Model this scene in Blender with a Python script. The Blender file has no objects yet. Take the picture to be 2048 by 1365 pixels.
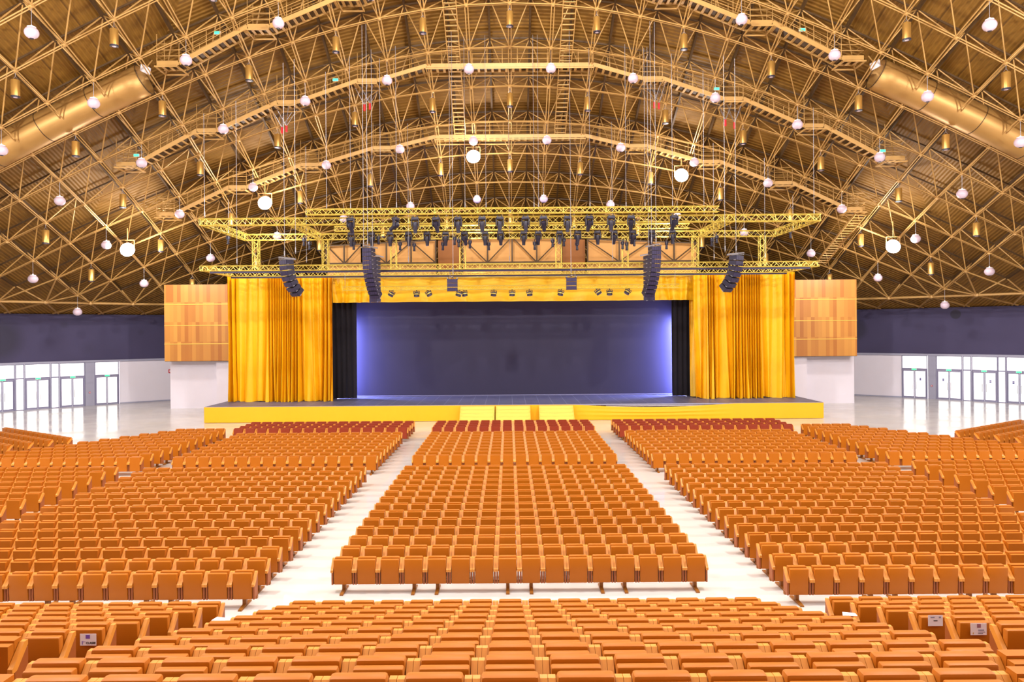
import bpy, bmesh, math, random
from mathutils import Vector, Matrix, Euler
random.seed(7)
S = bpy.context.scene
COL = S.collection
PI = math.pi

# ------------------------------------------------------------------ camera
CAMX, CAMZ, FPX, VX, VY, ROLL = -0.21, 6.2, 1430.0, 1017.5, 663.0, 0.0078
cd = bpy.data.cameras.new('camera'); cam = bpy.data.objects.new('camera', cd); COL.objects.link(cam)
cam.matrix_world = Matrix.Translation((CAMX, 0, CAMZ)) @ Euler((PI/2, 0, 0)).to_matrix().to_4x4() @ Matrix.Rotation(-ROLL, 4, 'Z')
cd.sensor_width = 36; cd.lens = FPX/2048*36
cd.shift_x = (1024-VX)/2048; cd.shift_y = -(682.5-VY)/2048
cd.clip_end = 400; cd.clip_start = .05
S.camera = cam
S.view_settings.view_transform = 'Standard'; S.view_settings.look = 'None'
S.view_settings.gamma = 1; S.view_settings.use_curve_mapping = False
S.view_settings.exposure = 0.0

# ------------------------------------------------------------------ daylight
w = bpy.data.worlds.new('sky'); S.world = w; w.use_nodes = True
w.node_tree.nodes['Background'].inputs[0].default_value = (1.0, .95, .91, 1)
w.node_tree.nodes['Background'].inputs[1].default_value = 2.3
sd = bpy.data.lights.new('sun', 'SUN'); sd.energy = 4; sd.angle = .02; sd.color = (1, .95, .97)
so = bpy.data.objects.new('sun', sd); COL.objects.link(so)
so.rotation_euler = Vector((.12, -math.cos(math.radians(48)), -math.sin(math.radians(48)))).to_track_quat('-Z', 'Y').to_euler()

# floodlights under the dome (x, y, z): five in front of the camera, five more added out of view to light the seats
FLOODS = [(-18.1, 52.7, 15.8), (-2.72, 52.7, 19.1), (12.6, 52.7, 17.6), (-28.1, 52.4, 12.4), (28.0, 52.4, 12.2)]
FLOODS_ADDED = [(-31, 22, 15), (-13, 17, 23), (13, 17, 23), (31, 22, 15), (0, 30, 27)]

# ------------------------------------------------------------------ helpers
def P(px, py, d):
    "point at forward distance d that stands where the photograph shows pixel px, py"
    v = py + (px-1024)*ROLL; u = px - (py-682.5)*ROLL
    return Vector((CAMX + (u-VX)*d/FPX, d, CAMZ - (v-VY)*d/FPX))

class MB:
    def __init__(s): s.v = []; s.f = []; s.m = []
    def add(s, vs, fs, M=None, mi=0):
        n = len(s.v)
        s.v += [tuple(M @ Vector(p)) for p in vs] if M is not None else [tuple(p) for p in vs]
        s.f += [tuple(i+n for i in f) for f in fs]; s.m += [mi]*len(fs)
        return s
    def box(s, c, d, M=None, mi=0):
        x, y, z = d[0]/2, d[1]/2, d[2]/2
        vs = [(c[0]+a*x, c[1]+b*y, c[2]+e*z) for a in (-1, 1) for b in (-1, 1) for e in (-1, 1)]
        return s.add(vs, [(0,1,3,2),(4,6,7,5),(0,4,5,1),(2,3,7,6),(0,2,6,4),(1,5,7,3)], M, mi)
    def span(s, x0, x1, y0, y1, z0, z1, M=None, mi=0):
        return s.box(((x0+x1)/2, (y0+y1)/2, (z0+z1)/2), (abs(x1-x0), abs(y1-y0), abs(z1-z0)), M, mi)
    def tube(s, a, b, r, n=6, r2=None, M=None, mi=0, caps=True):
        a = Vector(a); b = Vector(b); ax = b-a
        if ax.length < 1e-5: return s
        q = ax.to_track_quat('Z', 'Y'); r2 = r if r2 is None else r2
        vs = []
        for p, rr in ((a, r), (b, r2)):
            for i in range(n):
                t = 2*PI*(i+.5)/n
                vs.append(p + q @ Vector((rr*math.cos(t), rr*math.sin(t), 0)))
        fs = [(i, (i+1) % n, n+(i+1) % n, n+i) for i in range(n)]
        if caps: fs += [tuple(range(n))[::-1], tuple(range(n, 2*n))]
        return s.add(vs, fs, M, mi)
    def beam(s, a, b, wd, h, mi=0):
        "rectangular bar, wd horizontal, h upright"
        a = Vector(a); b = Vector(b); ax = (b-a).normalized()
        side = ax.cross(Vector((0, 0, 1)))
        side = Vector((1, 0, 0)) if side.length < 1e-4 else side.normalized()
        up = side.cross(ax).normalized()
        vs = [p + side*i*wd/2 + up*j*h/2 for p in (a, b) for i, j in ((-1,-1),(1,-1),(1,1),(-1,1))]
        return s.add(vs, [(0,3,2,1),(4,5,6,7),(0,1,5,4),(1,2,6,5),(2,3,7,6),(3,0,4,7)], None, mi)
    def prism(s, poly, x0, x1, M=None, mi=0):
        "poly in (y, z), extruded in x"
        n = len(poly); vs = [(x0, y, z) for y, z in poly] + [(x1, y, z) for y, z in poly]
        return s.add(vs, [tuple(range(n)), tuple(range(n, 2*n))[::-1]] + [(i, n+i, n+(i+1) % n, (i+1) % n) for i in range(n)], M, mi)
    def lathe(s, prof, n=16, M=None, mi=0):
        "prof = (r, z) from bottom to top"
        vs = []; fs = []
        for r, z in prof:
            for i in range(n): vs.append((r*math.cos(2*PI*i/n), r*math.sin(2*PI*i/n), z))
        for k in range(len(prof)-1):
            for i in range(n):
                j = (i+1) % n; fs.append((k*n+i, k*n+j, (k+1)*n+j, (k+1)*n+i))
        fs += [tuple(range(n))[::-1], tuple(range((len(prof)-1)*n, len(prof)*n))]
        return s.add(vs, fs, M, mi)
    def mesh(s, name, mats, smooth=False):
        me = bpy.data.meshes.new(name); me.from_pydata(s.v, [], s.f)
        for m in (mats if isinstance(mats, (list, tuple)) else [mats]): me.materials.append(m)
        if any(s.m): me.polygons.foreach_set('material_index', s.m)
        if smooth:
            me.polygons.foreach_set('use_smooth', [True]*len(me.polygons))
            try: me.set_sharp_from_angle(angle=math.radians(38))
            except Exception: pass
        me.update(); return me
    def build(s, name, mats, parent=None, smooth=False, M=None):
        return put(name, s.mesh(name, mats, smooth), parent, M)

def put(name, me, parent=None, M=None):
    o = bpy.data.objects.new(name, me); COL.objects.link(o)
    if M is not None: o.matrix_basis = M
    if parent is not None: o.parent = parent
    return o
def tag(o, label=None, cat=None, group=None, kind=None):
    if label: o['label'] = label
    if cat: o['category'] = cat
    if group: o['group'] = group
    if kind: o['kind'] = kind
    return o
def empty(name, loc=(0, 0, 0), rz=0, label=None, cat=None, group=None, kind=None):
    o = bpy.data.objects.new(name, None); COL.objects.link(o)
    o.location = loc; o.rotation_euler = (0, 0, rz); o.empty_display_size = .1
    return tag(o, label, cat, group, kind)
def struct(o): return tag(o, kind='structure')
def copy_tree(o, M=None, parent=None):
    c = o.copy(); COL.objects.link(c)
    if parent is not None: c.parent = parent
    if M is not None: c.matrix_basis = M
    for ch in list(o.children):
        if ch.name != c.name: copy_tree(ch, None, c)
    return c
def rbox(d, c, bev, seg=2):
    bm = bmesh.new(); bmesh.ops.create_cube(bm, size=1)
    for v in bm.verts: v.co = Vector((v.co.x*d[0]+c[0], v.co.y*d[1]+c[1], v.co.z*d[2]+c[2]))
    bmesh.ops.bevel(bm, geom=bm.edges[:], offset=bev, segments=seg, affect='EDGES', profile=.5)
    vs = [tuple(v.co) for v in bm.verts]; fs = [tuple(v.index for v in f.verts) for f in bm.faces]
    bm.free(); return vs, fs
ORD = ['first','second','third','fourth','fifth','sixth','seventh','eighth','ninth','tenth','eleventh','twelfth','thirteenth','fourteenth','fifteenth','sixteenth','seventeenth','eighteenth','nineteenth','twentieth']
def nth(i): return ORD[i] if i < 20 else '%dth' % (i+1)

# ------------------------------------------------------------------ materials
def lin(c):
    return tuple((x/255/12.92 if x/255 <= .04045 else ((x/255+.055)/1.055)**2.4) for x in c)
def mat(name, rgb, rough=.6, metal=0, var=.12, scale=6, bump=0, emit=0, spec=.5, coat=0, stretch=None):
    m = bpy.data.materials.new(name); m.use_nodes = True; nt = m.node_tree; N = nt.nodes; L = nt.links
    b = N['Principled BSDF']; b.inputs['Roughness'].default_value = rough; b.inputs['Metallic'].default_value = metal
    b.inputs['Specular IOR Level'].default_value = spec; b.inputs['Coat Weight'].default_value = coat
    tc = N.new('ShaderNodeTexCoord'); mp = N.new('ShaderNodeMapping'); L.new(tc.outputs['Object'], mp.inputs[0])
    if stretch: mp.inputs['Scale'].default_value = stretch
    nz = N.new('ShaderNodeTexNoise'); nz.inputs['Scale'].default_value = scale; nz.inputs['Detail'].default_value = 4
    L.new(mp.outputs[0], nz.inputs['Vector'])
    mx = N.new('ShaderNodeMix'); mx.data_type = 'RGBA'; L.new(nz.outputs['Fac'], mx.inputs[0])
    c = lin(rgb); mx.inputs[6].default_value = (*[x*(1-var) for x in c], 1); mx.inputs[7].default_value = (*[min(1, x*(1+var)) for x in c], 1)
    L.new(mx.outputs[2], b.inputs['Base Color'])
    if emit: L.new(mx.outputs[2], b.inputs['Emission Color']); b.inputs['Emission Strength'].default_value = emit
    if bump:
        bp = N.new('ShaderNodeBump'); bp.inputs['Strength'].default_value = bump; bp.inputs['Distance'].default_value = .02
        L.new(nz.outputs['Fac'], bp.inputs['Height']); L.new(bp.outputs[0], b.inputs['Normal'])
    m['mix'] = mx.name
    return m
def nd(m, t, **kw):
    n = m.node_tree.nodes.new(t)
    for k, v in kw.items(): setattr(n, k, v)
    return n

M_gold = mat('gold_painted_steel', (186, 144, 82), .45, .15, .15, 2)
M_golddk = mat('dark_gold_steel', (78, 54, 24), .6, .1, .2, 2)  # for the outer chords, shade near the roof is put into this colour
M_cyl = mat('brushed_brass', (205, 160, 85), .3, .7, .1, 8, stretch=(1, 1, .1))
M_duct = mat('gold_duct_metal', (176, 134, 74), .45, .5, .15, 1.2)
M_truss = mat('rigging_aluminium', (226, 200, 92), .35, .35, .08, 3)
M_cable = mat('steel_cable', (150, 146, 150), .4, .7, .05)
M_black = mat('black_plastic', (38, 34, 52), .45, 0, .2, 10)
M_grille = mat('speaker_grille', (50, 42, 78), .5, .1, .3, 40)
M_globe = mat('frosted_globe_glass', (205, 184, 198), .35, 0, .03, 3)
M_cap = mat('white_enamel', (235, 230, 235), .4)
M_lens = mat('lens_glass', (150, 140, 165), .1, .3)
M_flood = mat('flood_lens', (255, 250, 255), .3, 0, .01, 3, emit=14)
M_leather = mat('tan_leather', (178, 97, 2), .5, 0, .06, 3, .08, spec=.3)
for m_ in (M_leather,):
    b_ = m_.node_tree.nodes['Principled BSDF']; b_.inputs['Sheen Weight'].default_value = .3; b_.inputs['Sheen Roughness'].default_value = .35; b_.inputs['Sheen Tint'].default_value = (1, .8, .4, 1)
M_red = mat('russet_leather', (140, 46, 14), .5, 0, .06, 3)
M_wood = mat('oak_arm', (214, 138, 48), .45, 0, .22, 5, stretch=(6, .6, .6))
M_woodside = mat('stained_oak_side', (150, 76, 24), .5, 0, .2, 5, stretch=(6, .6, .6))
M_iron = mat('bronze_painted_iron', (150, 92, 28), .45, .2)
M_paper = mat('white_paper', (240, 235, 245), .7, 0, .02)
M_ink = mat('black_ink', (25, 22, 35), .7, 0, .02)
M_purple = mat('purple_ink', (120, 85, 190), .7, 0, .1)
M_greyink = mat('grey_ink', (150, 150, 175), .7, 0, .1)
M_brownink = mat('brown_purple_ink', (160, 110, 130), .7, 0, .3, 30)
M_concrete = mat('polished_concrete', (208, 204, 200), .22, 0, .14, .5)
M_white = mat('white_plaster', (232, 226, 238), .6, 0, .03, 1)
M_darkwall = mat('slate_acoustic_wall', (66, 60, 94), .75, 0, .12, .5)
M_frame = mat('grey_blue_metal_frame', (128, 126, 156), .4, .3, .05)
M_pillar = mat('grey_painted_pillar', (160, 160, 182), .6, 0, .04)
M_deck = mat('stage_deck', (88, 88, 112), .45, 0, .25, 2)
M_yellow = mat('yellow_curtain_cloth', (246, 190, 14), .5, 0, .06, 3)
M_skirt = mat('yellow_stage_skirt', (246, 180, 4), .6, 0, .04, 3)
M_blackcloth = mat('black_stage_cloth', (22, 16, 26), .9, 0, .2, 2)
M_screen = mat('grey_projection_gauze', (34, 28, 60), .55, 0, .1, .35)
M_step = mat('pale_yellow_wood', (240, 214, 104), .5, 0, .12, 4, stretch=(.4, 6, 6))
M_red2 = mat('red_enamel', (205, 25, 40), .4)
M_green = mat('green_exit_light', (60, 215, 150), .4, 0, .02, emit=1.2)
M_tier = mat('dark_tier_carpet', (112, 52, 24), .8, 0, .15, 8)
M_nosing = mat('brass_nosing', (235, 190, 85), .35, .4, .05)
M_ground = mat('pale_paving', (225, 220, 222), .8, 0, .05, .3)
M_boards = mat('tan_bulkhead_boards', (208, 150, 78), .6, 0, .15, 3, stretch=(.2, 1, 9))
M_brown = mat('brown_bulkhead_panel', (140, 80, 8), .6, 0, .1, 2)
M_blue = mat('blue_print', (70, 70, 150), .5)

def setup_wood(m, rgb0, rgb1, bw=.3, bh=1.6):
    "vertical veneer boards, each its own tone"
    nt = m.node_tree; L = nt.links; mx = nt.nodes[m['mix']]
    tc = nd(m, 'ShaderNodeTexCoord'); sp = nd(m, 'ShaderNodeSeparateXYZ'); L.new(tc.outputs['Object'], sp.inputs[0])
    cb = nd(m, 'ShaderNodeCombineXYZ')
    for k, q in ((0, bw), (2, bh)):
        a = nd(m, 'ShaderNodeMath', operation='DIVIDE'); L.new(sp.outputs[k], a.inputs[0]); a.inputs[1].default_value = q
        f = nd(m, 'ShaderNodeMath', operation='FLOOR'); L.new(a.outputs[0], f.inputs[0]); L.new(f.outputs[0], cb.inputs[k])
    wn = nd(m, 'ShaderNodeTexWhiteNoise'); L.new(cb.outputs[0], wn.inputs[0]); L.new(wn.outputs['Value'], mx.inputs[0])
    mx.inputs[6].default_value = (*lin(rgb0), 1); mx.inputs[7].default_value = (*lin(rgb1), 1)
M_panel = mat('veneered_wood_panel', (225, 150, 62), .4)
setup_wood(M_panel, (176, 106, 34), (214, 152, 64))
M_panelside = mat('dark_panel_edge', (40, 24, 12), .7)

# roof lining: ribbed boards, run turned where the side bays begin
M_roof = mat('ribbed_brown_gold_roof', (132, 92, 26), .6, .05, .25, .7)
def setup_roof(m):
    nt = m.node_tree; L = nt.links; mx = nt.nodes[m['mix']]; b = nt.nodes['Principled BSDF']
    g = nd(m, 'ShaderNodeNewGeometry'); sp = nd(m, 'ShaderNodeSeparateXYZ'); L.new(g.outputs['Position'], sp.inputs[0])
    def mth(op, a, bb=None):
        n = nd(m, 'ShaderNodeMath', operation=op)
        for i, q in enumerate((a, bb)):
            if q is None: continue
            if isinstance(q, (int, float)): n.inputs[i].default_value = q
            else: L.new(q, n.inputs[i])
        return n.outputs[0]
    ax = mth('ABSOLUTE', sp.outputs[0]); side = mth('GREATER_THAN', ax, mth('SUBTRACT', sp.outputs[1], 22))
    k = nd(m, 'ShaderNodeMix'); k.data_type = 'FLOAT'; L.new(side, k.inputs[0]); L.new(sp.outputs[1], k.inputs[2]); L.new(ax, k.inputs[3])
    rib = mth('SINE', mth('MULTIPLY', k.outputs[0], 2*PI/.22))
    seam = mth('LESS_THAN', mth('FRACT', mth('MULTIPLY', k.outputs[0], 1/2.65)), .035)
    bp = nd(m, 'ShaderNodeBump'); bp.inputs['Strength'].default_value = .6; bp.inputs['Distance'].default_value = .03
    L.new(rib, bp.inputs['Height']); L.new(bp.outputs[0], b.inputs['Normal'])
    mul = nd(m, 'ShaderNodeMix'); mul.data_type = 'RGBA'; mul.blend_type = 'MULTIPLY'
    L.new(mth('ADD', mth('MULTIPLY', mth('MULTIPLY', rib, rib), .25), mth('MULTIPLY', seam, .5)), mul.inputs[0])
    L.new(mx.outputs[2], mul.inputs[6]); mul.inputs[7].default_value = (.25, .2, .15, 1)
    L.new(mul.outputs[2], b.inputs['Base Color'])
setup_roof(M_roof)

def setup_floor(m):
    nt = m.node_tree; L = nt.links; mx = nt.nodes[m['mix']]; b = nt.nodes['Principled BSDF']
    tc = nd(m, 'ShaderNodeTexCoord')
    n2 = nd(m, 'ShaderNodeTexNoise'); n2.inputs['Scale'].default_value = .35; n2.inputs['Detail'].default_value = 6; L.new(tc.outputs['Object'], n2.inputs['Vector'])
    r = nd(m, 'ShaderNodeMapRange'); L.new(n2.outputs['Fac'], r.inputs[0]); r.inputs[1].default_value = .3; r.inputs[2].default_value = .7; r.inputs[3].default_value = .07; r.inputs[4].default_value = .26
    L.new(r.outputs[0], b.inputs['Roughness'])
    mp = nd(m, 'ShaderNodeMapping'); mp.inputs['Scale'].default_value = (1, 1.2, 1); L.new(tc.outputs['Object'], mp.inputs[0])
    n3 = nd(m, 'ShaderNodeTexNoise'); n3.inputs['Scale'].default_value = .5; n3.inputs['Detail'].default_value = 3; L.new(mp.outputs[0], n3.inputs['Vector'])
    bp = nd(m, 'ShaderNodeBump'); bp.inputs['Strength'].default_value = .25; bp.inputs['Distance'].default_value = .05
    L.new(n3.outputs['Fac'], bp.inputs['Height']); L.new(bp.outputs[0], b.inputs['Normal'])
setup_floor(M_concrete)

def setup_grid(m, sx, sy, line=(150, 150, 175), wd=.012, z=False):
    "thin lines between deck boards or wall panels"
    nt = m.node_tree; L = nt.links; mx = nt.nodes[m['mix']]; b = nt.nodes['Principled BSDF']
    br = nd(m, 'ShaderNodeTexBrick'); br.offset = 0; br.inputs['Scale'].default_value = 1
    br.inputs['Brick Width'].default_value = sx; br.inputs['Row Height'].default_value = sy; br.inputs['Mortar Size'].default_value = wd
    br.inputs['Mortar'].default_value = (*lin(line), 1)
    g = nd(m, 'ShaderNodeTexCoord'); L.new(g.outputs['Object'], br.inputs['Vector'])
    L.new(mx.outputs[2], br.inputs['Color1']); L.new(mx.outputs[2], br.inputs['Color2'])
    L.new(br.outputs['Color'], b.inputs['Base Color'])
setup_grid(M_deck, .95, 1.1)

def setup_darkwall(m):
    "panel joints and a few round dark stains"
    nt = m.node_tree; L = nt.links; mx = nt.nodes[m['mix']]; b = nt.nodes['Principled BSDF']
    g = nd(m, 'ShaderNodeNewGeometry'); prev = mx.outputs[2]
    for p, r, op, sf in ((P(1911, 629, 60.0), .42, .75, 1.04), (P(-6, 680, 57.5), 1.7, .6, 1.25), (P(1713, 660, 64), .9, .5, 1.2), (P(128, 650, 60), .3, .3, 1.3), (P(178, 700, 60), .5, .2, 1.8), (P(282, 665, 60), .25, .3, 1.5)):
        vm = nd(m, 'ShaderNodeVectorMath', operation='DISTANCE'); L.new(g.outputs['Position'], vm.inputs[0]); vm.inputs[1].default_value = on_wall(p)
        mr = nd(m, 'ShaderNodeMapRange'); L.new(vm.outputs['Value'], mr.inputs[0]); mr.inputs[1].default_value = r*sf; mr.inputs[2].default_value = r*(1.9-sf)/1; mr.clamp = True
        mr.inputs[3].default_value = 0; mr.inputs[4].default_value = op
        mm = nd(m, 'ShaderNodeMix'); mm.data_type = 'RGBA'; L.new(mr.outputs[0], mm.inputs[0]); L.new(prev, mm.inputs[6]); mm.inputs[7].default_value = (.02, .018, .03, 1)
        prev = mm.outputs[2]
    L.new(prev, b.inputs['Base Color'])

def glass_mat():
    m = bpy.data.materials.new('clear_glass'); m.use_nodes = True; nt = m.node_tree; N = nt.nodes; L = nt.links
    N.remove(N['Principled BSDF']); t = N.new('ShaderNodeBsdfTransparent'); g = N.new('ShaderNodeBsdfGlossy'); g.inputs['Roughness'].default_value = .05
    fr = N.new('ShaderNodeFresnel'); fr.inputs[0].default_value = 1.45; mx = N.new('ShaderNodeMixShader')
    L.new(fr.outputs[0], mx.inputs[0]); L.new(t.outputs[0], mx.inputs[1]); L.new(g.outputs[0], mx.inputs[2]); L.new(mx.outputs[0], N['Material Output'].inputs[0])
    return m
M_glass = glass_mat()

# ------------------------------------------------------------------ dome geometry
DY, RW = 22.0, 54.6
ROOF_GAP_Y = -7
def zi(x, y):            # inner layer of the space frame
    r = math.hypot(x, y-DY); return CAMZ + 33.746 - .62227*math.hypot(r, 5)
def zs(x, y):            # roof lining
    r = math.hypot(x, y-DY); z = CAMZ + 33.746 - .62227*math.hypot(min(r, 46), 5) + 2.25
    if r > 46: z += (7.9 - z)*min(1, (r-46)/(RW+.3-46))
    return z
def theta(px, py=815):
    v = P(px, py, 1) - Vector((CAMX, 0, CAMZ)); k = v.x
    # X = CAMX + k d ; X^2 + (d-DY)^2 = RW^2
    a = 1+k*k; b = 2*(CAMX*k - DY); c = CAMX**2 + DY*DY - RW*RW
    d = (-b + math.sqrt(b*b-4*a*c))/(2*a); return math.atan2(CAMX+k*d, d-DY)
def W(t, z=0, r=RW): return Vector((r*math.sin(t), DY + r*math.cos(t), z))
def on_wall(p):
    v = p - Vector((CAMX, 0, CAMZ)); a = v.x**2+v.y**2; b = 2*(CAMX*v.x - DY*v.y); c = CAMX**2+DY*DY-RW*RW
    s = (-b+math.sqrt(b*b-4*a*c))/(2*a); return Vector((CAMX, 0, CAMZ)) + v*s
setup_darkwall(M_darkwall)

# ------------------------------------------------------------------ setting
m = MB(); n = 96
m.add([(RW*1.01*math.cos(2*PI*i/n), DY+RW*1.01*math.sin(2*PI*i/n), 0) for i in range(n)] + [(RW*1.01*math.cos(2*PI*i/n), DY+RW*1.01*math.sin(2*PI*i/n), -.3) for i in range(n)],
      [tuple(range(n)), tuple(range(n, 2*n))[::-1]] + [(i, n+i, n+(i+1) % n, (i+1) % n) for i in range(n)])
struct(m.build('floor', M_concrete))
m = MB()
for i in range(64):
    a, b = -PI*.62 + i*1.24*PI/64, -PI*.62 + (i+1)*1.24*PI/64
    m.add([W(a, -.03, RW*1.0101), W(b, -.03, RW*1.0101), W(b, -.03, 130), W(a, -.03, 130)], [(0, 3, 2, 1)])
struct(m.build('ground_outside', M_ground))

m = MB(); NR, NA = 40, 120
rs = [RW*1.004*(k/NR) for k in range(NR+1)]; A0, A1 = -PI*.56, PI*.56
for k in range(NR):
    for i in range(NA):
        q = []
        for rr, ii in ((rs[k], i), (rs[k+1], i), (rs[k+1], i+1), (rs[k], i+1)):
            t = A0 + (A1-A0)*ii/NA; x, y = rr*math.sin(t), DY+rr*math.cos(t); q.append((x, y, zs(x, y)))
        m.add(q, [(0, 1, 2, 3)])
# the roof goes on behind the camera beyond a gap left in it above the stands to let daylight in
for k in range(NR):
    for i in range(112):
        q = []
        for rr, ii in ((rs[k], i), (rs[k+1], i), (rs[k+1], i+1), (rs[k], i+1)):
            t = A1 + (2*PI-2*A1)*ii/112; x, y = rr*math.sin(t), DY+rr*math.cos(t); q.append((x, y, zs(x, y)))
        if sum(p[1] for p in q)/4 < ROOF_GAP_Y: m.add(q, [(0, 1, 2, 3)])
c_ = m.build('ceiling', M_roof, smooth=True); struct(c_)
bmx = bmesh.new(); bmx.from_mesh(c_.data); bmesh.ops.remove_doubles(bmx, verts=bmx.verts, dist=.001); bmx.to_mesh(c_.data); bmx.free()
c_.data.polygons.foreach_set('use_smooth', [True]*len(c_.data.polygons))

def arc_wall(name, t0, t1, z0, z1, mt, thick=.3, r=RW, seg=24):
    m = MB()
    vs = []
    for i in range(seg+1):
        t = t0+(t1-t0)*i/seg; vs += [W(t, z0, r), W(t, z1, r), W(t, z0, r+thick), W(t, z1, r+thick)]
    fs = []
    for i in range(seg):
        a = 4*i; fs += [(a, a+1, a+5, a+4), (a+2, a+6, a+7, a+3), (a+1, a+3, a+7, a+5), (a, a+4, a+6, a+2)]
    fs += [(0, 2, 3, 1), (4*seg, 4*seg+1, 4*seg+3, 4*seg+2)]
    m.add(vs, fs); return m.build(name, mt, smooth=True)
TL, TR = -PI*.56, PI*.56
struct(arc_wall('wall_upper', TL, TR, 3.95, 7.95, M_darkwall, seg=90))
struct(arc_wall('trim_1', TL, TR, 3.78, 3.95, M_pillar, .45, RW-.12, 90))
struct(arc_wall('wall_rear', TR, 2*PI+TL, 0, 7.95, M_white, seg=60))
tL, tR = theta(240), theta(1804, 797)
struct(arc_wall('wall_back', tL, tR, 0, 3.78, M_white, .3, RW, 50))
struct(arc_wall('baseboard_back', tL, tR, 0, .1, M_pillar, .05, RW-.05, 50))

door_no = [0]; win_no = [0]; pil_no = [0]
def local(t0, t1):
    a, b = W(t0), W(t1); x = (b-a); L = x.length; x.normalize(); y = Vector((0, 0, 1)).cross(x)   # y points outwards when t grows clockwise seen from above
    return Matrix(((x.x, y.x, 0, a.x), (x.y, y.y, 0, a.y), (0, 0, 1, 0), (0, 0, 0, 1))), L
def window(t0, t1, z0, z1):
    win_no[0] += 1; Mx, L = local(t0, t1)
    r = struct(empty('window_%d' % win_no[0])); r.matrix_basis = Mx
    f = MB(); b = .05
    f.span(0, L, -.05, .08, z0, z0+b); f.span(0, L, -.05, .08, z1-b, z1); f.span(0, b, -.05, .08, z0+b, z1-b); f.span(L-b, L, -.05, .08, z0+b, z1-b)
    f.build('frame', M_frame, r)
    MB().span(b, L-b, 0, .02, z0+b, z1-b).build('pane', M_glass, r)
def door(t0, t1, sign=0):
    door_no[0] += 1; Mx, L = local(t0, t1)
    r = struct(empty('door_%d' % door_no[0])); r.matrix_basis = Mx; H = 2.6
    f = MB(); b = .08
    f.span(0, b, -.08, .1, 0, H); f.span(L-b, L, -.08, .1, 0, H); f.span(b, L-b, -.08, .1, H-.1, H); f.span(b, L-b, -.04, .06, 0, .03)
    f.build('frame', M_frame, r)
    for k in (0, 1):
        x0, x1 = (b+.01, L/2-.01) if k == 0 else (L/2+.01, L-b-.01)
        lf = MB(); g = .06
        lf.span(x0, x0+g, -.03, .03, .04, H-.11); lf.span(x1-g, x1, -.03, .03, .04, H-.11); lf.span(x0+g, x1-g, -.03, .03, .04, .16); lf.span(x0+g, x1-g, -.03, .03, H-.2, H-.11)
        lo = lf.build('door_leaf', M_frame, r)
        MB().span(x0+g, x1-g, -.008, .008, .16, H-.2).build('pane', M_glass, lo)
        hx = x1-.13 if k == 0 else x0+.13
        MB().tube((hx, -.1, .8), (hx, -.1, 1.5), .02, 8).tube((hx, -.1, .85), (hx, -.03, .85), .012).tube((hx, -.1, 1.45), (hx, -.03, 1.45), .012).build('handle', M_cable, lo)
        if sign == k+1:
            xm = (x0+x1)/2; MB().span(xm-.07, xm+.07, -.02, -.01, 1.6, 1.68).span(xm-.07, xm+.07, -.02, -.01, 1.72, 1.8).span(xm-.07, xm+.07, -.014, -.008, 1.58, 1.82, mi=1).build('door_sign', [M_blue, M_paper], lo)
    return Mx, L
def pillar(t0, t1):
    pil_no[0] += 1; Mx, L = local(t0, t1)
    o = MB().span(0, L, -.06, .3, 0, 3.78).span(0, L, -.09, -.06, 2.9, 2.95).span(0, L, -.09, -.06, 2.0, 2.03).build('wall_pier_%d' % pil_no[0], M_pillar); o.matrix_basis = Mx; struct(o)
    return Mx, L
exits = []
def unit(t0, t1, sign=0):
    Mx, L = door(t0, t1, sign); window(t0, t1, 2.6, 3.78); exits.append((Mx, L))
def slim(t0, t1):
    window(t0, t1, 0, 2.6); window(t0, t1, 2.6, 3.78)
th = theta
seqL = [(189.7, 238, 'd'), (170.7, 189, 'p'), (119.6, 170, 'd'), (102, 118.6, 's'), (49.6, 101, 'd'), (31, 48.6, 's'), (-21, 30, 'd')]
tends = []
for a, b, k in seqL:
    t0, t1 = th(a), th(b)
    if k == 'd': unit(t0, t1)
    elif k == 's': slim(t0, t1)
    else: fire = pillar(t0, t1)
    tends.append(t0)
t = tends[-1]; wd, ws = th(101)-th(49.6), th(118.6)-th(102)
for k in range(9):
    slim(t-ws, t); unit(t-ws-wd, t-ws); t -= wd+ws
seqR = [(1804, 1855, 'd', 2), (1856.5, 1872, 'p', 0), (1873, 1925, 'd', 1), (1926, 1942.5, 's', 0), (1943.5, 1995.5, 'd', 2), (1996, 2012, 's', 0), (2013, 2066, 'd', 1)]
for a, b, k, sg in seqR:
    t0, t1 = th(a, 800), th(b, 800)
    if k == 'd': unit(t0, t1, sg)
    elif k == 's': slim(t0, t1)
    else: fire2 = pillar(t0, t1)
t = th(2066, 800)
for k in range(9):
    slim(t, t+ws); unit(t+ws, t+ws+wd); t += wd+ws
NAMES_X = ['over the glass doors nearest the left white wall', 'over the second glass doors from the left white wall', 'over the third glass doors from the left white wall', 'over the glass doors at the left edge of the view']
def exit_sign(Mx, L, label):
    r = empty('exit_sign', label=label, cat='exit sign', group='lit exit signs over the glass doors'); r.matrix_basis = Mx @ Matrix.Translation((L/2, -.1, 2.56))
    MB().span(-.2, .2, -.06, 0, -.08, .08).build('housing', M_cap, r); MB().span(-.18, .18, -.065, -.06, -.06, .06).build('lit_panel', M_green, r)
for k in range(4): exit_sign(*exits[k], 'small green lit exit sign ' + NAMES_X[k])
nR = 4+9
for k in range(4):
    exit_sign(*exits[nR+k], 'small green lit exit sign ' + NAMES_X[k].replace('left', 'right'))
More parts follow.
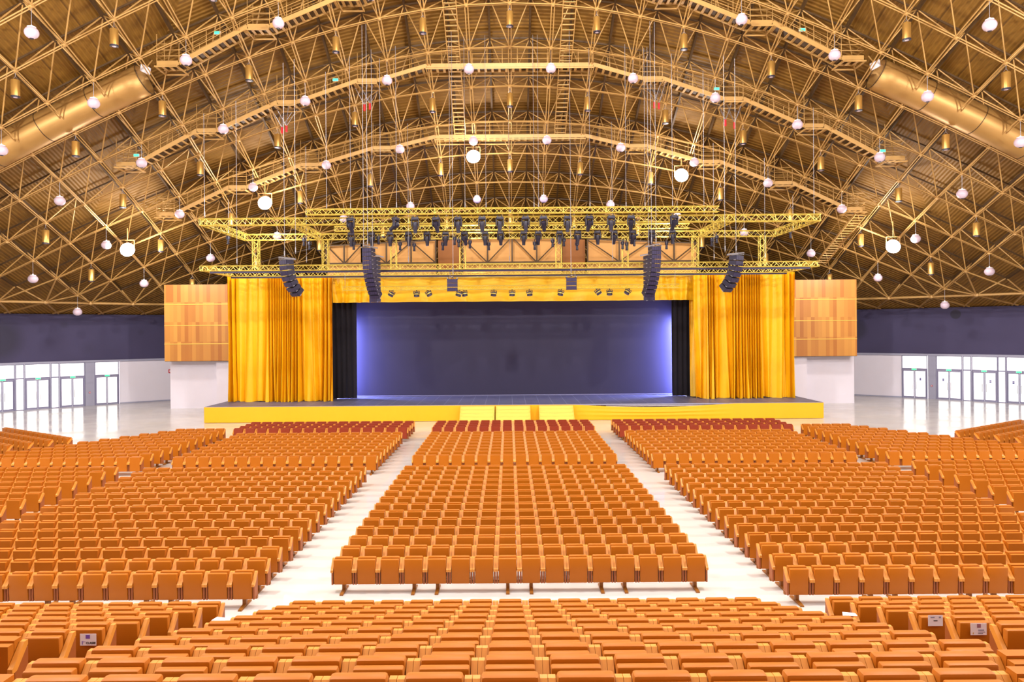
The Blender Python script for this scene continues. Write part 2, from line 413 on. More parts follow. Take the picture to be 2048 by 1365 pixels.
def call_point(Mx, x, z, label, s=.2):
    r = empty('fire_call_point', label=label, cat='fire alarm'); r.matrix_basis = Mx @ Matrix.Translation((x, -.09, z))
    MB().span(-s/2, s/2, -.06, 0, -s/2, s/2).build('box', M_red2, r); MB().span(-s/6, s/6, -.065, -.06, -s/3, s/3).span(-s/3, s/3, -.065, -.06, -s/6, s/6).build('front_mark', M_paper, r)
call_point(fire[0], fire[1]*.45, 1.15, 'small red fire call point on the grey pier beside the left glass doors', .12)
call_point(fire2[0], fire2[1]*.5, 1.15, 'small red fire call point on the grey pier beside the right glass doors', .12)
Mx, L = local(th(336, 800), th(345, 800)); call_point(Mx, L*.5, 2.75, 'red fire alarm box on the white wall left of the stage', .32)
Mx, L = local(th(1700, 800), th(1709, 800)); call_point(Mx, L*.5, 2.75, 'red fire alarm box with white cross on the white wall right of the stage', .32)

# white blocks and wood panels on both sides of the stage
for sgn, xa, xb in ((-1, -28.3, -24.2), (1, 24.2, 28.4)):
    struct(MB().span(xa, xb, 59.3, 61.5, 0, 4.4).build('wall_block_left' if sgn < 0 else 'wall_block_right', M_white))
    xc, xd = (-24.2, -21.8) if sgn < 0 else (21.8, 24.2)
    struct(MB().span(xc, xd, 58.6, 61.4, 0, 4.4).build('wall_return_left' if sgn < 0 else 'wall_return_right', M_white))
def panel_stack(x0, x1, label):
    r = empty('acoustic_panel_wall', ((x0+x1)/2, 58.2, 3.95), label=label, cat='wood wall panel')
    h = [1.42, 1.5, 1.72, 1.63]; z = 0; wdt = (x1-x0)/2
    for k in range(4):
        MB().span(-wdt, wdt, -.12, 0, z+.03, z+h[k]-.03).build('panel', M_panel, r, M=Matrix.Translation((random.uniform(-9, 9)*0, 0, 0))); z += h[k]
    MB().span(-wdt-.04, wdt+.04, 0, 1.2, 0, z).build('panel_backing', M_panelside, r)
    f = MB(); zz = 0
    for k in range(3): zz += h[k]; f.span(-wdt, wdt, -.15, -.0, zz-.03, zz+.03)
    f.build('joint_strip', M_nosing, r); return r
panel_stack(P(330, 650, 58.2).x, P(455, 650, 58.2).x+1.2, 'four stacked honey wood acoustic panels on the wall left of the stage')
panel_stack(P(1588, 650, 58.2).x-1.2, P(1712, 650, 58.2).x, 'four stacked honey wood acoustic panels on the wall right of the stage')

# ------------------------------------------------------------------ stage
SX0, SX1, SY0, SY1, SZ = -21.3, 21.5, 49.5, 58.4, 1.12
st = empty('stage', (0, SY0, 0), label='low wide stage platform with dark gridded deck and yellow cloth front', cat='stage')
MB().span(SX0, SX1, .25, SY1-SY0, SZ-.09, SZ).span(SX0, SX1, 0, .25, SZ-.09, SZ).build('deck', M_deck, st)
f = MB()
for i in range(15):
    x = SX0+.3+i*(SX1-SX0-.6)/14
    for y in (.5, 3, 6): f.tube((x, y, 0), (x, y, SZ-.09), .04, 6)
f.span(6.5, 15.2, .12, .2, SZ-.2, SZ-.09)
f.build('support_frame', M_cap, st)
def drape(x0, x1, ztop, y0, sag=0, nx=120, nz=8, amp=.02):
    m = MB(); vs = []; fs = []
    for i in range(nx+1):
        u = i/nx; x = x0+(x1-x0)*u
        top = ztop - sag*(math.sin(PI*min(1, u*1.0))**1.2 if sag else 0)
        for k in range(nz+1):
            q = k/nz; z = .02+(top-.02)*(1-q)
            y = y0 + amp*math.sin(x*2.3+math.sin(x)*2)*q - (sag*.35*math.sin(PI*u)*math.sin(PI*q)*(1+.5*math.sin(q*22)) if sag else 0)
            vs.append((x, y, z))
    for i in range(nx):
        for k in range(nz): a = i*(nz+1)+k; fs.append((a, a+1, a+nz+2, a+nz+1))
    m.add(vs, fs); return m
drape(SX0, 4.0, SZ-.03, -.03, 0, 160, 6, .02).build('front_skirt', M_skirt, st, True)
drape(4.0, 15.5, SZ-.03, -.05, .22, 160, 16, .02).build('sagging_skirt', M_skirt, st, True)
drape(15.5, SX1, SZ-.03, -.03, 0, 60, 6, .02).build('front_skirt', M_skirt, st, True)
for s_, x in ((-1, SX0), (1, SX1)):
    MB().span(x-.015+.02*s_, x+.015+.02*s_, -.03, SY1-SY0-.1, .02, SZ-.02).build('side_skirt', M_skirt, st)
for k, (px, lab) in enumerate(((954.5, 'pale yellow wooden stage steps, leftmost of the three units'), (1026, 'pale yellow wooden stage steps, middle one of the three units'), (1112.5, 'pale yellow wooden stage steps, set apart at the right of the three'))):
    x = P(px, 825, 48.8).x; r = empty('stage_steps', (x, SY0-.12, 0), label=lab, cat='steps', group='wooden steps in front of the stage')
    hw = 1.17
    for i in range(5):
        z = SZ*(5-i)/5.3; y = -i*.27
        MB().span(-hw, hw, y-.28, y, z-.04, z).build('tread', M_step, r)
        MB().span(-hw, hw, y-.27, y-.25, max(.0, z-.21), z-.04).build('riser', M_step, r)
    for s_ in (-1, 1):
        MB().prism([(0, 0), (0, SZ*.93), (-.26, SZ*.93), (-1.35, .2), (-1.35, 0)], s_*(hw-.03), s_*(hw-.0)).build('side_board', M_step, r)
# boarded wall over the proscenium, with posts and braces
fw = empty('boarded_bulkhead', (0, 60, 11), label='tan boarded bulkhead with brown panels and braces over the stage, behind the rig', cat='wall panelling')
def fwx(px): return P(px, 500, 60).x
bays = [(655, 725, 0), (725, 872, 0), (876, 922, 1), (926, 1122, 0), (1125, 1170, 1), (1174, 1300, 0), (1300, 1392, 0)]
def ftop(px): return P(1022, 474+abs(px-1022)*.045, 60).z-11
for a, b, k in bays:
    xa, xb = fwx(a), fwx(b); n_ = 6 if k == 0 else 1; m = MB()
    z0 = -.6; poly = [(xa, z0), (xb, z0), (xb, ftop(b)), (xa, ftop(a))]
    m.add([(x, y, z) for y in (0, .12) for x, z in poly], [(0, 1, 2, 3), (7, 6, 5, 4), (0, 4, 5, 1), (1, 5, 6, 2), (2, 6, 7, 3), (3, 7, 4, 0)])
    m.build('tan_boards' if k == 0 else 'brown_panel', M_boards if k == 0 else M_brown, fw)
    if k == 0:
        f = MB(); q = max(2, round((xb-xa)/2.2)); zb = P(1022, 526, 60).z-11
        f.beam((xa, -.35, zb), (xb, -.35, zb), .2, .14)
        for i in range(q+1):
            x = xa+(xb-xa)*i/q; f.beam((x, -.35, zb), (x, -.35, ftop((a+(b-a)*i/q))), .12, .12)
            if i < q:
                x2 = xa+(xb-xa)*(i+1)/q; zt = ftop(a+(b-a)*(i+.5)/q)
                if i % 2: f.tube((x, -.35, zb), (x2, -.35, zt), .05, 6)
                else: f.tube((x, -.35, zt), (x2, -.35, zb), .05, 6)
        f.beam((xa, -.35, ftop(a)), (xb, -.35, ftop(b)), .1, .1)
        f.build('post_and_brace', M_golddk, fw)
# screen and masking
r = empty('projection_screen', (0, 56.3, SZ), label='wide dark violet projection gauze filling the back of the stage', cat='screen')
X0, X1 = P(712, 700, 56).x, P(1345, 700, 56).x
MB().span(X0, X1, 0, .03, .06, 7.7).build('screen_cloth', M_screen, r)
MB().tube((X0, .02, .05), (X1, .02, .05), .05).tube((X0, .02, 7.75), (X1, .02, 7.75), .05).build('screen_bar', M_frame, r)
tag(MB().span(-21, 21, 58.25, 58.3, SZ, 10.4).build('black_backcloth', M_blackcloth), 'black cloth hanging behind the projection screen', 'stage cloth')
for px0, px1, s_ in ((625, 713, 'left'), (1344, 1428, 'right')):
    a, b = P(px0, 700, 55).x, P(px1, 700, 55).x
    m = MB(); vs = []; n_ = 40
    for i in range(n_+1):
        x = a+(b-a)*i/n_; y = 55+.08*math.sin(i*1.3)
        vs += [(x, y, SZ+.01), (x, y, 9.0)]
    m.add(vs, [(2*i, 2*i+2, 2*i+3, 2*i+1) for i in range(n_)])
    tag(m.build('black_leg_curtain', M_blackcloth, smooth=True), 'narrow black leg curtain at the %s edge of the projection screen' % s_, 'curtain')
def curtain(x0, x1, ztop, zbot, y, dens, seed, nx=900, nz=22, hem=.05):
    "pleated cloth; dens(u) = how tightly it is gathered"
    rnd = random.Random(seed); ph = 0; m = MB(); vs = []; fs = []
    pw = [rnd.uniform(.7, 1.4) for _ in range(200)]
    for i in range(nx+1):
        u = i/nx; x = x0+(x1-x0)*u; dn = dens(u)
        ph += dn*(x1-x0)/nx*pw[int(u*60)]
        a = .05+.3*min(1, dn/22)
        for k in range(nz+1):
            q = k/nz; z = ztop+(zbot-ztop)*q
            w2 = math.sin(ph+.9*q*math.sin(3.1*ph*.31)+q*q*1.6*math.sin(ph*.17+seed))
            yy = y + a*(1+.5*q*q)*w2 + .06*math.sin(2.1*x+1.3*q)
            xx = x + .10*q*q*math.sin(ph*.5+1) + (0 if 0 < i < nx else 0)
            if k == nz: z += hem*math.sin(ph*.5)
            vs.append((xx, yy, z))
    for i in range(nx):
        for k in range(nz): b = i*(nz+1)+k; fs.append((b, b+1, b+nz+2, b+nz+1))
    m.add(vs, fs); return m
xl0, xl1 = P(455, 700, 53).x, P(666, 700, 53).x; xr0, xr1 = P(1387, 700, 53).x, P(1590, 700, 53).x
r = empty('stage_curtain', ((xl0+xl1)/2, 53, SZ), label='yellow floor-length stage curtain gathered in folds left of the screen', cat='curtain')
curtain(xl0, xl1, 10.42, SZ+.03, 53, lambda u: 24 if u < .08 else 7 if u < .38 else 30 if u < .7 else 9 if u < .9 else 18, 3).build('curtain_cloth', M_yellow, r, True, Matrix.Translation(-r.location))
r = empty('stage_curtain', ((xr0+xr1)/2, 53, SZ), label='yellow floor-length stage curtain gathered in folds right of the screen', cat='curtain')
curtain(xr0, xr1, 10.42, SZ+.03, 53, lambda u: 9 if u < .12 else 26 if u < .22 else 9 if u < .36 else 30 if u < .66 else 7 if u < .9 else 20, 5).build('curtain_cloth', M_yellow, r, True, Matrix.Translation(-r.location))
curtain(P(1379, 700, 54).x, P(1400, 700, 54).x, 8.5, SZ+.03, 54, lambda u: 9, 8, 60).build('curtain_return', M_yellow, r, True, Matrix.Translation(-r.location))
tag(curtain(P(664, 580, 53.6).x, P(1392, 580, 53.6).x, P(1024, 553, 53.6).z, P(1024, 603, 53.6).z, 53.7, lambda u: 2.2 if .14 < u < .9 else 6, 11, 700, 10, 0).build('stage_valance', M_yellow, smooth=True), 'long yellow valance hanging flat across the top of the stage opening', 'curtain')

# ------------------------------------------------------------------ trusses
def truss(name, a, b, size, parent, r=.028, bay=None, mt=None):
    a = Vector(a); b = Vector(b); ax = (b-a); L = ax.length; ax.normalize()
    side = ax.cross(Vector((0, 0, 1))); side = Vector((1, 0, 0)) if side.length < .01 else side.normalized(); up = side.cross(ax).normalized()
    m = MB(); h = size/2; cs = [side*i*h+up*j*h for i, j in ((-1, -1), (1, -1), (1, 1), (-1, 1))]
    for c in cs: m.tube(a+c, b+c, r, 5)
    nb = max(2, round(L/(bay or size))); st_ = L/nb
    for k in range(nb):
        for q in range(4):
            c0, c1 = cs[q], cs[(q+1) % 4]
            if k % 2: c0, c1 = c1, c0
            m.tube(a+ax*k*st_+c0, a+ax*(k+1)*st_+c1, r*.6, 4, caps=False)
    for k in range(0, nb+1, 8):
        for q in range(4): m.tube(a+ax*min(L, k*st_)+cs[q], a+ax*min(L, k*st_)+cs[(q+1) % 4], r*.7, 4, caps=False)
    return m.build(name, mt or M_truss, parent)
dA, dB, ZU = 46.0, 53.4, 13.36
xA0, xA1 = P(401, 441, dA).x, P(1640, 437, dA).x
RIG = empty('rectangular_rig', (0, dA, ZU), label='wide yellow rectangular lighting truss hung above the stage with short diagonal arms', cat='lighting truss')
def rel(o, v): return Vector(v)-Vector(o.location)
def T(o, name, a, b, s_, **k): return truss(name, rel(o, a), rel(o, b), s_, o, **k)
T(RIG, 'truss_beam', (xA0, dA, ZU), (xA1, dA, ZU), .42); T(RIG, 'truss_beam', (xA0, dB, ZU), (xA1, dB, ZU), .42)
for xa in (xA0+.2, xA1-.2, P(580, 441, dA).x, P(1462, 440, dA).x): T(RIG, 'truss_arm', (xa, dA, ZU), (xa, dB, ZU), .42)
for px in (512, 651, 787, 925, 1117, 1250, 1390, 1524):
    x = P(px, 500, dB).x; T(RIG, 'truss_column', (x, dB, ZU-.2), (x, dB, 10.9), .42)
RIG2 = empty('moving_light_rig', (0, dA-.6, ZU+.45), label='smaller yellow truss rectangle carrying the moving lights, resting over the wide rig', cat='lighting truss')
xC0, xC1 = P(613, 425, 45.4).x, P(1437, 422, 45.4).x; ZC = ZU+.5
T(RIG2, 'truss_beam', (xC0, 45.4, ZC), (xC1, 45.4, ZC), .34); T(RIG2, 'truss_beam', (xC0, 52.8, ZC), (xC1, 52.8, ZC), .34)
RIG3 = empty('curtain_rig', (0, 46, 10.3), label='long pale yellow truss pair with dark rails just above the stage curtains', cat='lighting truss')
z3 = P(1024, 533, 46).z; z4 = P(1024, 545, 51).z
T(RIG3, 'truss_beam', (P(402, 533, 46).x, 46, z3), (P(1637, 525, 46).x, 46, z3), .32); T(RIG3, 'truss_beam', (P(460, 545, 51).x, 51, z4), (P(1575, 541, 51).x, 51, z4), .32)
T(RIG3, 'truss_arm', (P(410, 533, 46).x, 46, z3), (P(462, 545, 51).x, 51, z4), .3); T(RIG3, 'truss_arm', (P(1630, 525, 46).x, 46, z3), (P(1573, 541, 51).x, 51, z4), .3)
for y, zz, a, b in ((46, z3-.25, P(420, 533, 46).x, P(1620, 533, 46).x), (51, z4-.23, P(462, 545, 51).x, P(1573, 541, 51).x)):
    MB().span(a, b, -.06, .06, -.06, .06).build('curtain_track', M_grille, RIG3, M=Matrix.Translation(rel(RIG3, (0, y, zz))))
r4 = empty('proscenium_truss', (0, 53.4, P(1024, 550, 53.4).z), label='pale yellow truss running along the top edge of the valance', cat='lighting truss')
T(r4, 'truss_beam', (P(667, 551, 53.4).x, 53.4, r4.location.z), (P(1388, 548, 53.4).x, 53.4, r4.location.z), .34)
r5 = empty('front_light_truss', (0, 50.5, P(1024, 575, 50.5).z), label='slim yellow truss hanging in front of the valance with spotlights under it', cat='lighting truss')
T(r5, 'truss_beam', (P(686, 577, 50.5).x, 50.5, r5.location.z), (P(1358, 572, 50.5).x, 50.5, r5.location.z), .26, r=.022)
for px in (690, 1350, 900, 1150):
    x = P(px, 575, 50.5).x; MB().tube(rel(r5, (x, 50.5, r5.location.z)), rel(r5, (x, 50.5, z4)), .012, 5).build('hanger', M_cable, r5)

# ------------------------------------------------------------------ hung equipment
def moving_head():
    r = empty('moving_head_light', cat='stage light')
    MB().tube((-.13, 0, 0), (-.13, 0, -.12), .035, 8).tube((.13, 0, 0), (.13, 0, -.12), .035, 8).build('clamp', M_black, r)
    v, f_ = rbox((.46, .36, .2), (0, 0, -.2), .04); MB().add(v, f_).build('base', M_black, r, True)
    y = MB()
    for s_ in (-1, 1):
        v, f_ = rbox((.07, .2, .44), (s_*.22, 0, -.48), .025); y.add(v, f_)
    y.build('yoke', M_black, r, True)
    h = MB().lathe([(.10, -.5), (.12, -.49), (.125, -.3), (.165, -.1), (.17, .1), (.14, .2), (.08, .22)], 14)
    v, f_ = rbox((.3, .26, .22), (0, 0, .1), .04); h.add(v, f_)
    ho = h.build('lamp_head', M_black, r, True, Matrix.Translation((0, 0, -.6)))
    MB().lathe([(.09, -.515), (.1, -.5), (.09, -.49)], 14).build('lens', M_lens, ho, True)
    return r
MH = moving_head(); first = [True]
def hang_head(px, py, d, tilt, rz, label, group, sc=1):
    p = P(px, py, d)
    r = MH if first[0] else copy_tree(MH); first[0] = False
    r.location = p; r.rotation_euler = (0, 0, rz); r.scale = (sc,)*3
    for ch in r.children:
        if ch.name.startswith('lamp_head'): ch.rotation_euler = (tilt, 0, 0)
    tag(r, label, 'stage light', group)
hx = (701, 791, 830, 872, 916, 964, 999, 1051, 1087, 1135, 1178, 1222, 1262, 1348)
tl = (.5, 1.0, .1, .6, .1, .15, .05, .1, .7, .1, .6, .1, .7, .7)
for i, x in enumerate(hx):
    hang_head(x, 430-(x-1024)*ROLL+.5, 45.4, tl[i], 1.2 if i == 1 else random.uniform(-.3, .3), 'black moving head light, %s from left in the upper row over the stage' % nth(i), 'moving head lights, upper row')
hx2 = (702, 743, 780, 817, 854, 891, 929, 970, 1001, 1047, 1076, 1119, 1155, 1195, 1228, 1265, 1303, 1345)
for i, x in enumerate(hx2):
    hang_head(x, 461-(x-1024)*ROLL, 52.8, random.choice((.05, .1, .5, -.5, .15)), random.uniform(-.4, .4), 'black moving head light, %s from left in the lower row over the stage' % nth(i), 'moving head lights, lower row')
def profile_spot():
    r = empty('profile_spotlight')
    MB().tube((0, 0, 0), (0, 0, -.14), .03, 8).beam((-.13, 0, -.14), (.13, 0, -.14), .03, .02).beam((-.13, 0, -.14), (-.13, 0, -.4), .03, .02).beam((.13, 0, -.14), (.13, 0, -.4), .03, .02).build('yoke', M_black, r)
    MB().lathe([(.09, -.42), (.1, -.4), (.075, -.1), (.11, -.08), (.12, .1), (.08, .18)], 12).build('barrel', M_black, r, True, Matrix.Translation((0, 0, -.36)))
    return r
PS = profile_spot()
sp = [(456, 472, 52.8), (608, 476, 53.2), (619, 484, 53.2), (707, 483, 53), (756, 472, 53), (800, 484, 53), (828, 486, 53), (886, 484, 53), (909, 473, 53), (917, 478, 53), (940, 480, 53), (977, 484, 53), (1069, 483, 53), (1105, 478, 53), (1128, 476, 53), (1153, 484, 53), (1245, 482, 53), (1253, 484, 53), (1268, 476, 53), (1333, 482, 53), (1424, 476, 53.2), (1433, 470, 53.2), (1580, 460, 53.2)]
for i, (x, y, d) in enumerate(sp):
    r = PS if i == 0 else copy_tree(PS); r.location = P(x, y-4, d); r.rotation_euler = (random.uniform(-.15, .15), 0, random.uniform(-.5, .5))
    tag(r, 'slim black profile spotlight, %s from left, below the rig back truss' % nth(i), 'stage light', 'profile spotlights')
    if i: continue
# short drop poles for the spots
def fres():
    r = empty('wash_light')
    MB().tube((0, 0, 0), (0, 0, -.12), .03, 8).beam((-.2, 0, -.13), (.2, 0, -.13), .05, .04).beam((-.2, 0, -.13), (-.2, 0, -.35), .05, .02).beam((.2, 0, -.13), (.2, 0, -.35), .05, .02).build('yoke', M_black, r)
    h = MB().lathe([(.1, .16), (.17, .1), (.2, -.1), (.21, -.16)][::-1], 14).build('lamp_head', M_black, r, True, Matrix.Translation((0, 0, -.34)))
    MB().lathe([(.1, -.2), (.17, -.175), (.195, -.15)], 14).build('lens', M_lens, h, True)
    MB().lathe([(.205, -.02), (.212, 0), (.205, .04)], 14).build('colour_band', M_truss, h, True)
    return r
FR = fres()
fx = [(787, .5), (833, 0), (853, -.5), (920, .3), (927, -.2), (988, .1), (1024, 0), (1058, -.1), (1123, .2), (1191, -.6), (1219, 0), (1260, .6)]
for i, (x, a) in enumerate(fx):
    r = FR if i == 0 else copy_tree(FR); r.location = P(x, 578-(x-1024)*ROLL, 50.5 + (.25 if i == 4 else 0)); r.rotation_euler = (0, a, 0)
    tag(r, 'round black wash light, %s from the left under the truss before the valance' % nth(i), 'stage light', 'wash lights in front of the valance')

def line_array(name, top, n, yaw, label, wd=.7, hh=.245, dp=.48, tilts=None, group=None, fl=.12):
    r = empty(name, top, yaw, label, 'loudspeaker', group)
    fr = MB().beam((-.3, -.35, -.05), (-.3, .45, -.05), .06, .08).beam((.3, -.35, -.05), (.3, .45, -.05), .06, .08).beam((0, -.55, .02), (0, .55, .02), .08, .07)
    fr.build('flying_frame', M_cable, r)
    pos = Vector((0, dp/2, -.1)); ang = 0
    for k in range(n):
        ang += tilts[k] if tilts else 0
        Mx = Matrix.Translation(pos) @ Matrix.Rotation(ang, 4, 'X')   # hinge at the rear top
        b = MB(); h = hh-.012
        b.add([(-wd/2, -dp, 0), (wd/2, -dp, 0), (wd/2*.82, 0, -.02), (-wd/2*.82, 0, -.02), (-wd/2, -dp, -h), (wd/2, -dp, -h), (wd/2*.82, 0, -h+.02), (-wd/2*.82, 0, -h+.02)],
              [(0, 1, 2, 3)[::-1], (4, 5, 6, 7), (0, 1, 5, 4), (1, 2, 6, 5), (2, 3, 7, 6), (3, 0, 4, 7)])
        c = b.build('speaker_cabinet', M_black, r, M=Mx)
        g = MB()
        for q in range(4): g.span(-wd/2+.02+q*(wd-.04)/4, -wd/2+.02+(q+1)*(wd-.04)/4-.012, -dp-.012, -dp, -h+.012, -.012)
        g.build('grille', M_grille, c)
        for s_ in (-1, 1):
            MB().span(s_*(wd/2-.03), s_*(wd/2+.006), -dp*.95, -dp*.7, -h-.01, -h+.03).build('rigging_plate', M_cable, c)
        pos = pos + Matrix.Rotation(ang, 4, 'X') @ Vector((0, 0, -hh))
    return r
A12 = [0, .02, .03, .04, .05, .05, .06, .06, .07, .07, .08, .09]
for s_, px, side in ((-1, 738, 'left'), (1, 1308, 'right')):
    pt = P(px, 494 if s_ < 0 else 491, 43.7)
    line_array('line_array_speaker', pt, 12, s_*.45, 'tall black line array speaker hanging at the %s end of the stage opening' % side, tilts=A12, group='main line arrays')
    pb = P(750 if s_ < 0 else 1297, 512 if s_ < 0 else 509, 45.3)
    line_array('line_array_speaker', pb, 11, s_*.5, 'dark speaker column hanging close behind the tall %s line array' % side, wd=.58, hh=.26, tilts=[0]*11)
    po = P(573 if s_ < 0 else 1472, 517 if s_ < 0 else 508, 44.6)
    line_array('curved_line_array', po, 7, s_*.72, 'short black speaker array curving like a hook over the %s stage curtain' % side, wd=.85, hh=.3, dp=.55, tilts=(.05, .08, .1, .12, .14, .16, .16))
    pc = P(905 if s_ < 0 else 1142, 556 if s_ < 0 else 553, 45)
    line_array('centre_fill_speaker', pc, 3, 0, 'small boxy black speaker hanging before the valance, %s of the pair' % side, wd=.66, hh=.25, tilts=[0, .02, .03])
    MB().span(-.36, .36, -.3, .3, -.14, .0).build('white_top_box', M_cap, bpy.data.objects[-1] if False else None) if False else None

# cables
cab = [(409, 46, 436, 'rig'), (457, 53.4, 470, 0), (474, 46, 530, 0), (569, 44.6, 515, 0), (591, 44.6, 508, 0), (613, 51, 526, 0), (653, 46, 420, 0), (701, 45.4, 420, 0), (727, 43.7, 492, 0), (735, 43.7, 492, 0), (745, 45.3, 508, 0), (761, 46, 420, 0), (793, 45.4, 418, 0), (817, 51, 526, 0), (900, 45.4, 418, 0), (906, 45, 550, 0), (930, 45.4, 418, 0), (972, 45.4, 418, 0), (1019, 51, 524, 0), (1068, 45.4, 418, 0), (1077, 45.4, 418, 0), (1142, 45, 548, 0), (1180, 46, 418, 0), (1225, 51, 522, 0), (1252, 45.4, 418, 0), (1290, 45.4, 418, 0), (1297, 45.3, 505, 0), (1303, 43.7, 488, 0), (1312, 43.7, 488, 0), (1345, 45.4, 416, 0), (1408, 46, 430, 0), (1428, 51, 520, 0), (1450, 44.6, 505, 0), (1472, 44.6, 505, 0), (1530, 51, 518, 0), (1586, 53.4, 464, 0), (1628, 46, 433, 0)]
cab.sort()
for i, (px, d, py, _) in enumerate(cab):
    p = P(px, py, d); top = zi(p.x, p.y)
    r = empty('hoist_cable', p, label='thin grey hoist cable from the roof to the rig, %s from the left' % nth(i), cat='cable', group='hoist cables')
    MB().tube((0, 0, 0), (0, 0, top-p.z), .015, 6).build('wire', M_cable, r)
    MB().tube((0, 0, .1), (0, 0, .4), .035, 8).build('turnbuckle', M_cable, r)
for i, (px, py) in enumerate(((729, 262), (740, 268), (1309, 262), (1318, 262), (564, 282), (573, 282), (1451, 278), (1469, 278))):
    p = P(px, py, 48); z = zi(p.x, p.y)
    m_ = MB()
    for a in range(4):
        t = a*PI/2+.5; m_.tube((0, 0, .1), (.7*math.cos(t), .7*math.sin(t), 1.3), .018, 5)
    r = empty('bridle_sling', (p.x, 48, z-1.0), label='red-tipped bridle sling holding a hoist cable, %s of eight from the left' % nth(sorted([729, 740, 1309, 1318, 564, 573, 1451, 1469]).index(px)), cat='sling', group='bridle slings')
    m_.build('sling_leg', M_cable, r); MB().tube((0, 0, -.3), (0, 0, .12), .07, 8).build('red_shackle', M_red2, r)

# ------------------------------------------------------------------ space frame
a_ = 2.65
FRM = empty('space_frame', (0, DY, 8), label='gold steel space frame of tubes under the whole dome roof', cat='roof frame')
Fo = Vector(FRM.location)
def F(v): return Vector(v)-Fo
JY = [46.2+a_*j for j in range(-10, 9)]; IX = list(range(-19, 20)); RI = 48.6
def inn(i, j): return math.hypot(i*a_, 46.2+a_*j-DY) < RI+.4 and 46.2+a_*j > 18
inner = {}; outer = {}
for j in range(-10, 10):
    for i in IX:
        x, y = i*a_, 46.2+a_*j
        if math.hypot(x, y-DY) < RI+.4: inner[i, j] = Vector((x, y, zi(x, y)))
        x, y = (i+.5)*a_, 46.2+a_*(j+.5)
        if math.hypot(x, y-DY) < RI+2.6: outer[i, j] = Vector((x, y, min(zi(x, y)+1.95, zs(x, y)-.2)))
def pair(m, p, q, r, off):
    ax = (q-p).normalized(); s_ = ax.cross(Vector((0, 0, 1))).normalized()*off
    m.tube(F(p+s_), F(q+s_), r, 5, caps=False); m.tube(F(p-s_), F(q-s_), r, 5, caps=False)
for j in range(-10, 10):
    m1 = MB(); m2 = MB(); m3 = MB()
    for i in IX:
        if (i, j) in inner:
            p = inner[i, j]
            if (i+1, j) in inner: pair(m1, p, inner[i+1, j], .036, .1)
            m1.lathe([(.0, -.13), (.11, -.06), (.11, .06), (0, .13)], 8, Matrix.Translation(F(p)))
            for di, dj in ((0, 0), (-1, 0), (0, -1), (-1, -1)):
                q = outer.get((i+di, j+dj))
                if q: m3.tube(F(p), F(q), .038, 5, caps=False)
        if (i, j) in outer:
            p = outer[i, j]
            if (i+1, j) in outer: m2.beam(F(p), F(outer[i+1, j]), .07, .1)
    if m1.v: m1.build('inner_arch', M_gold, FRM)
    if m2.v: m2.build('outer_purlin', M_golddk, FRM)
    if m3.v: m3.build('web_tubes', M_gold, FRM)
for i in IX:
    m1 = MB(); m2 = MB()
    for j in range(-10, 10):
        if (i, j) in inner and (i, j+1) in inner: pair(m1, inner[i, j], inner[i, j+1], .036, .09)
        if (i, j) in outer and (i, j+1) in outer: m2.beam(F(outer[i, j]), F(outer[i, j+1]), .13, .24)
    if m1.v: m1.build('inner_rib', M_gold, FRM)
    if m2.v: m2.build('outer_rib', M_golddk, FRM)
# edge ring, its struts to the frame and to the wall top
ring = []; NRG = 52
for k in range(NRG+1):
    t = -PI*.52 + k*PI*1.04/NRG; ring.append(Vector((50.5*math.sin(t), DY+50.5*math.cos(t), 8.78)))
m1 = MB(); m2 = MB()
for k in range(NRG): m1.tube(F(ring[k]), F(ring[k+1]), .1, 8)
for p in ring: m1.lathe([(0, -.2), (.2, -.1), (.2, .1), (0, .2)], 8, Matrix.Translation(F(p)))
ik = [v for v in inner.values()]; ok = [v for v in outer.values()]
for k, p in enumerate(ring):
    for q in sorted(ik, key=lambda v: (v-p).length)[:2]: m2.tube(F(p), F(q), .055, 6, caps=False)
    for q in sorted(ok, key=lambda v: (v-p).length)[:2]: m2.tube(F(p), F(q), .055, 6, caps=False)
    t = math.atan2(p.x, p.y-DY)
    for dt in (-.035, .035): m2.tube(F(p), F(W(t+dt, 8.0, RW)), .07, 6, caps=False)
m1.build('edge_ring', M_gold, FRM, True); m2.build('edge_struts', M_gold, FRM)

# ------------------------------------------------------------------ lamps hanging from the frame
def globe_lamp():
    r = empty('globe_pendant')
    MB().tube((0, 0, 0), (0, 0, -.95), .014, 6).build('cord', M_cable, r)
    MB().lathe([(.2, -1.075), (.2, -1.03), (.17, -1.015), (.05, -1.0), (.04, -.94)], 16).build('fitting', M_cap, r, True)
    n_ = 12; prof = [(.33*math.sin(PI*k/n_)*1.0 + .001, -1.32 - .3*math.cos(PI*k/n_)) for k in range(n_+1)]
    g = MB().lathe(prof, 20).build('glass_globe', M_globe, r, True)
    MB().lathe([(.001, -1.635), (.09, -1.63), (.1, -1.61)], 12).build('bottom_cap', M_black, r)
    return r
def can_lamp():
    r = empty('cylinder_downlight')
    MB().tube((0, 0, 0), (0, 0, -.3), .012, 6).tube((0, 0, -.3), (-.16, 0, -.5), .012, 5).tube((0, 0, -.3), (.16, 0, -.5), .012, 5).build('hanger', M_cable, r)
    MB().lathe([(.2, -1.38), (.215, -1.37), (.215, -.52), (.2, -.5)], 18).build('can', M_cyl, r, True)
    MB().lathe([(.19, -1.43), (.22, -1.42), (.22, -1.36), (.19, -1.35)], 18).build('trim_ring', M_black, r, True)
    MB().lathe([(.001, -1.45), (.1, -1.44), (.12, -1.42)], 12).build('bulb', M_globe, r)
    return r
GL = globe_lamp(); CL = can_lamp(); fg = fc = True
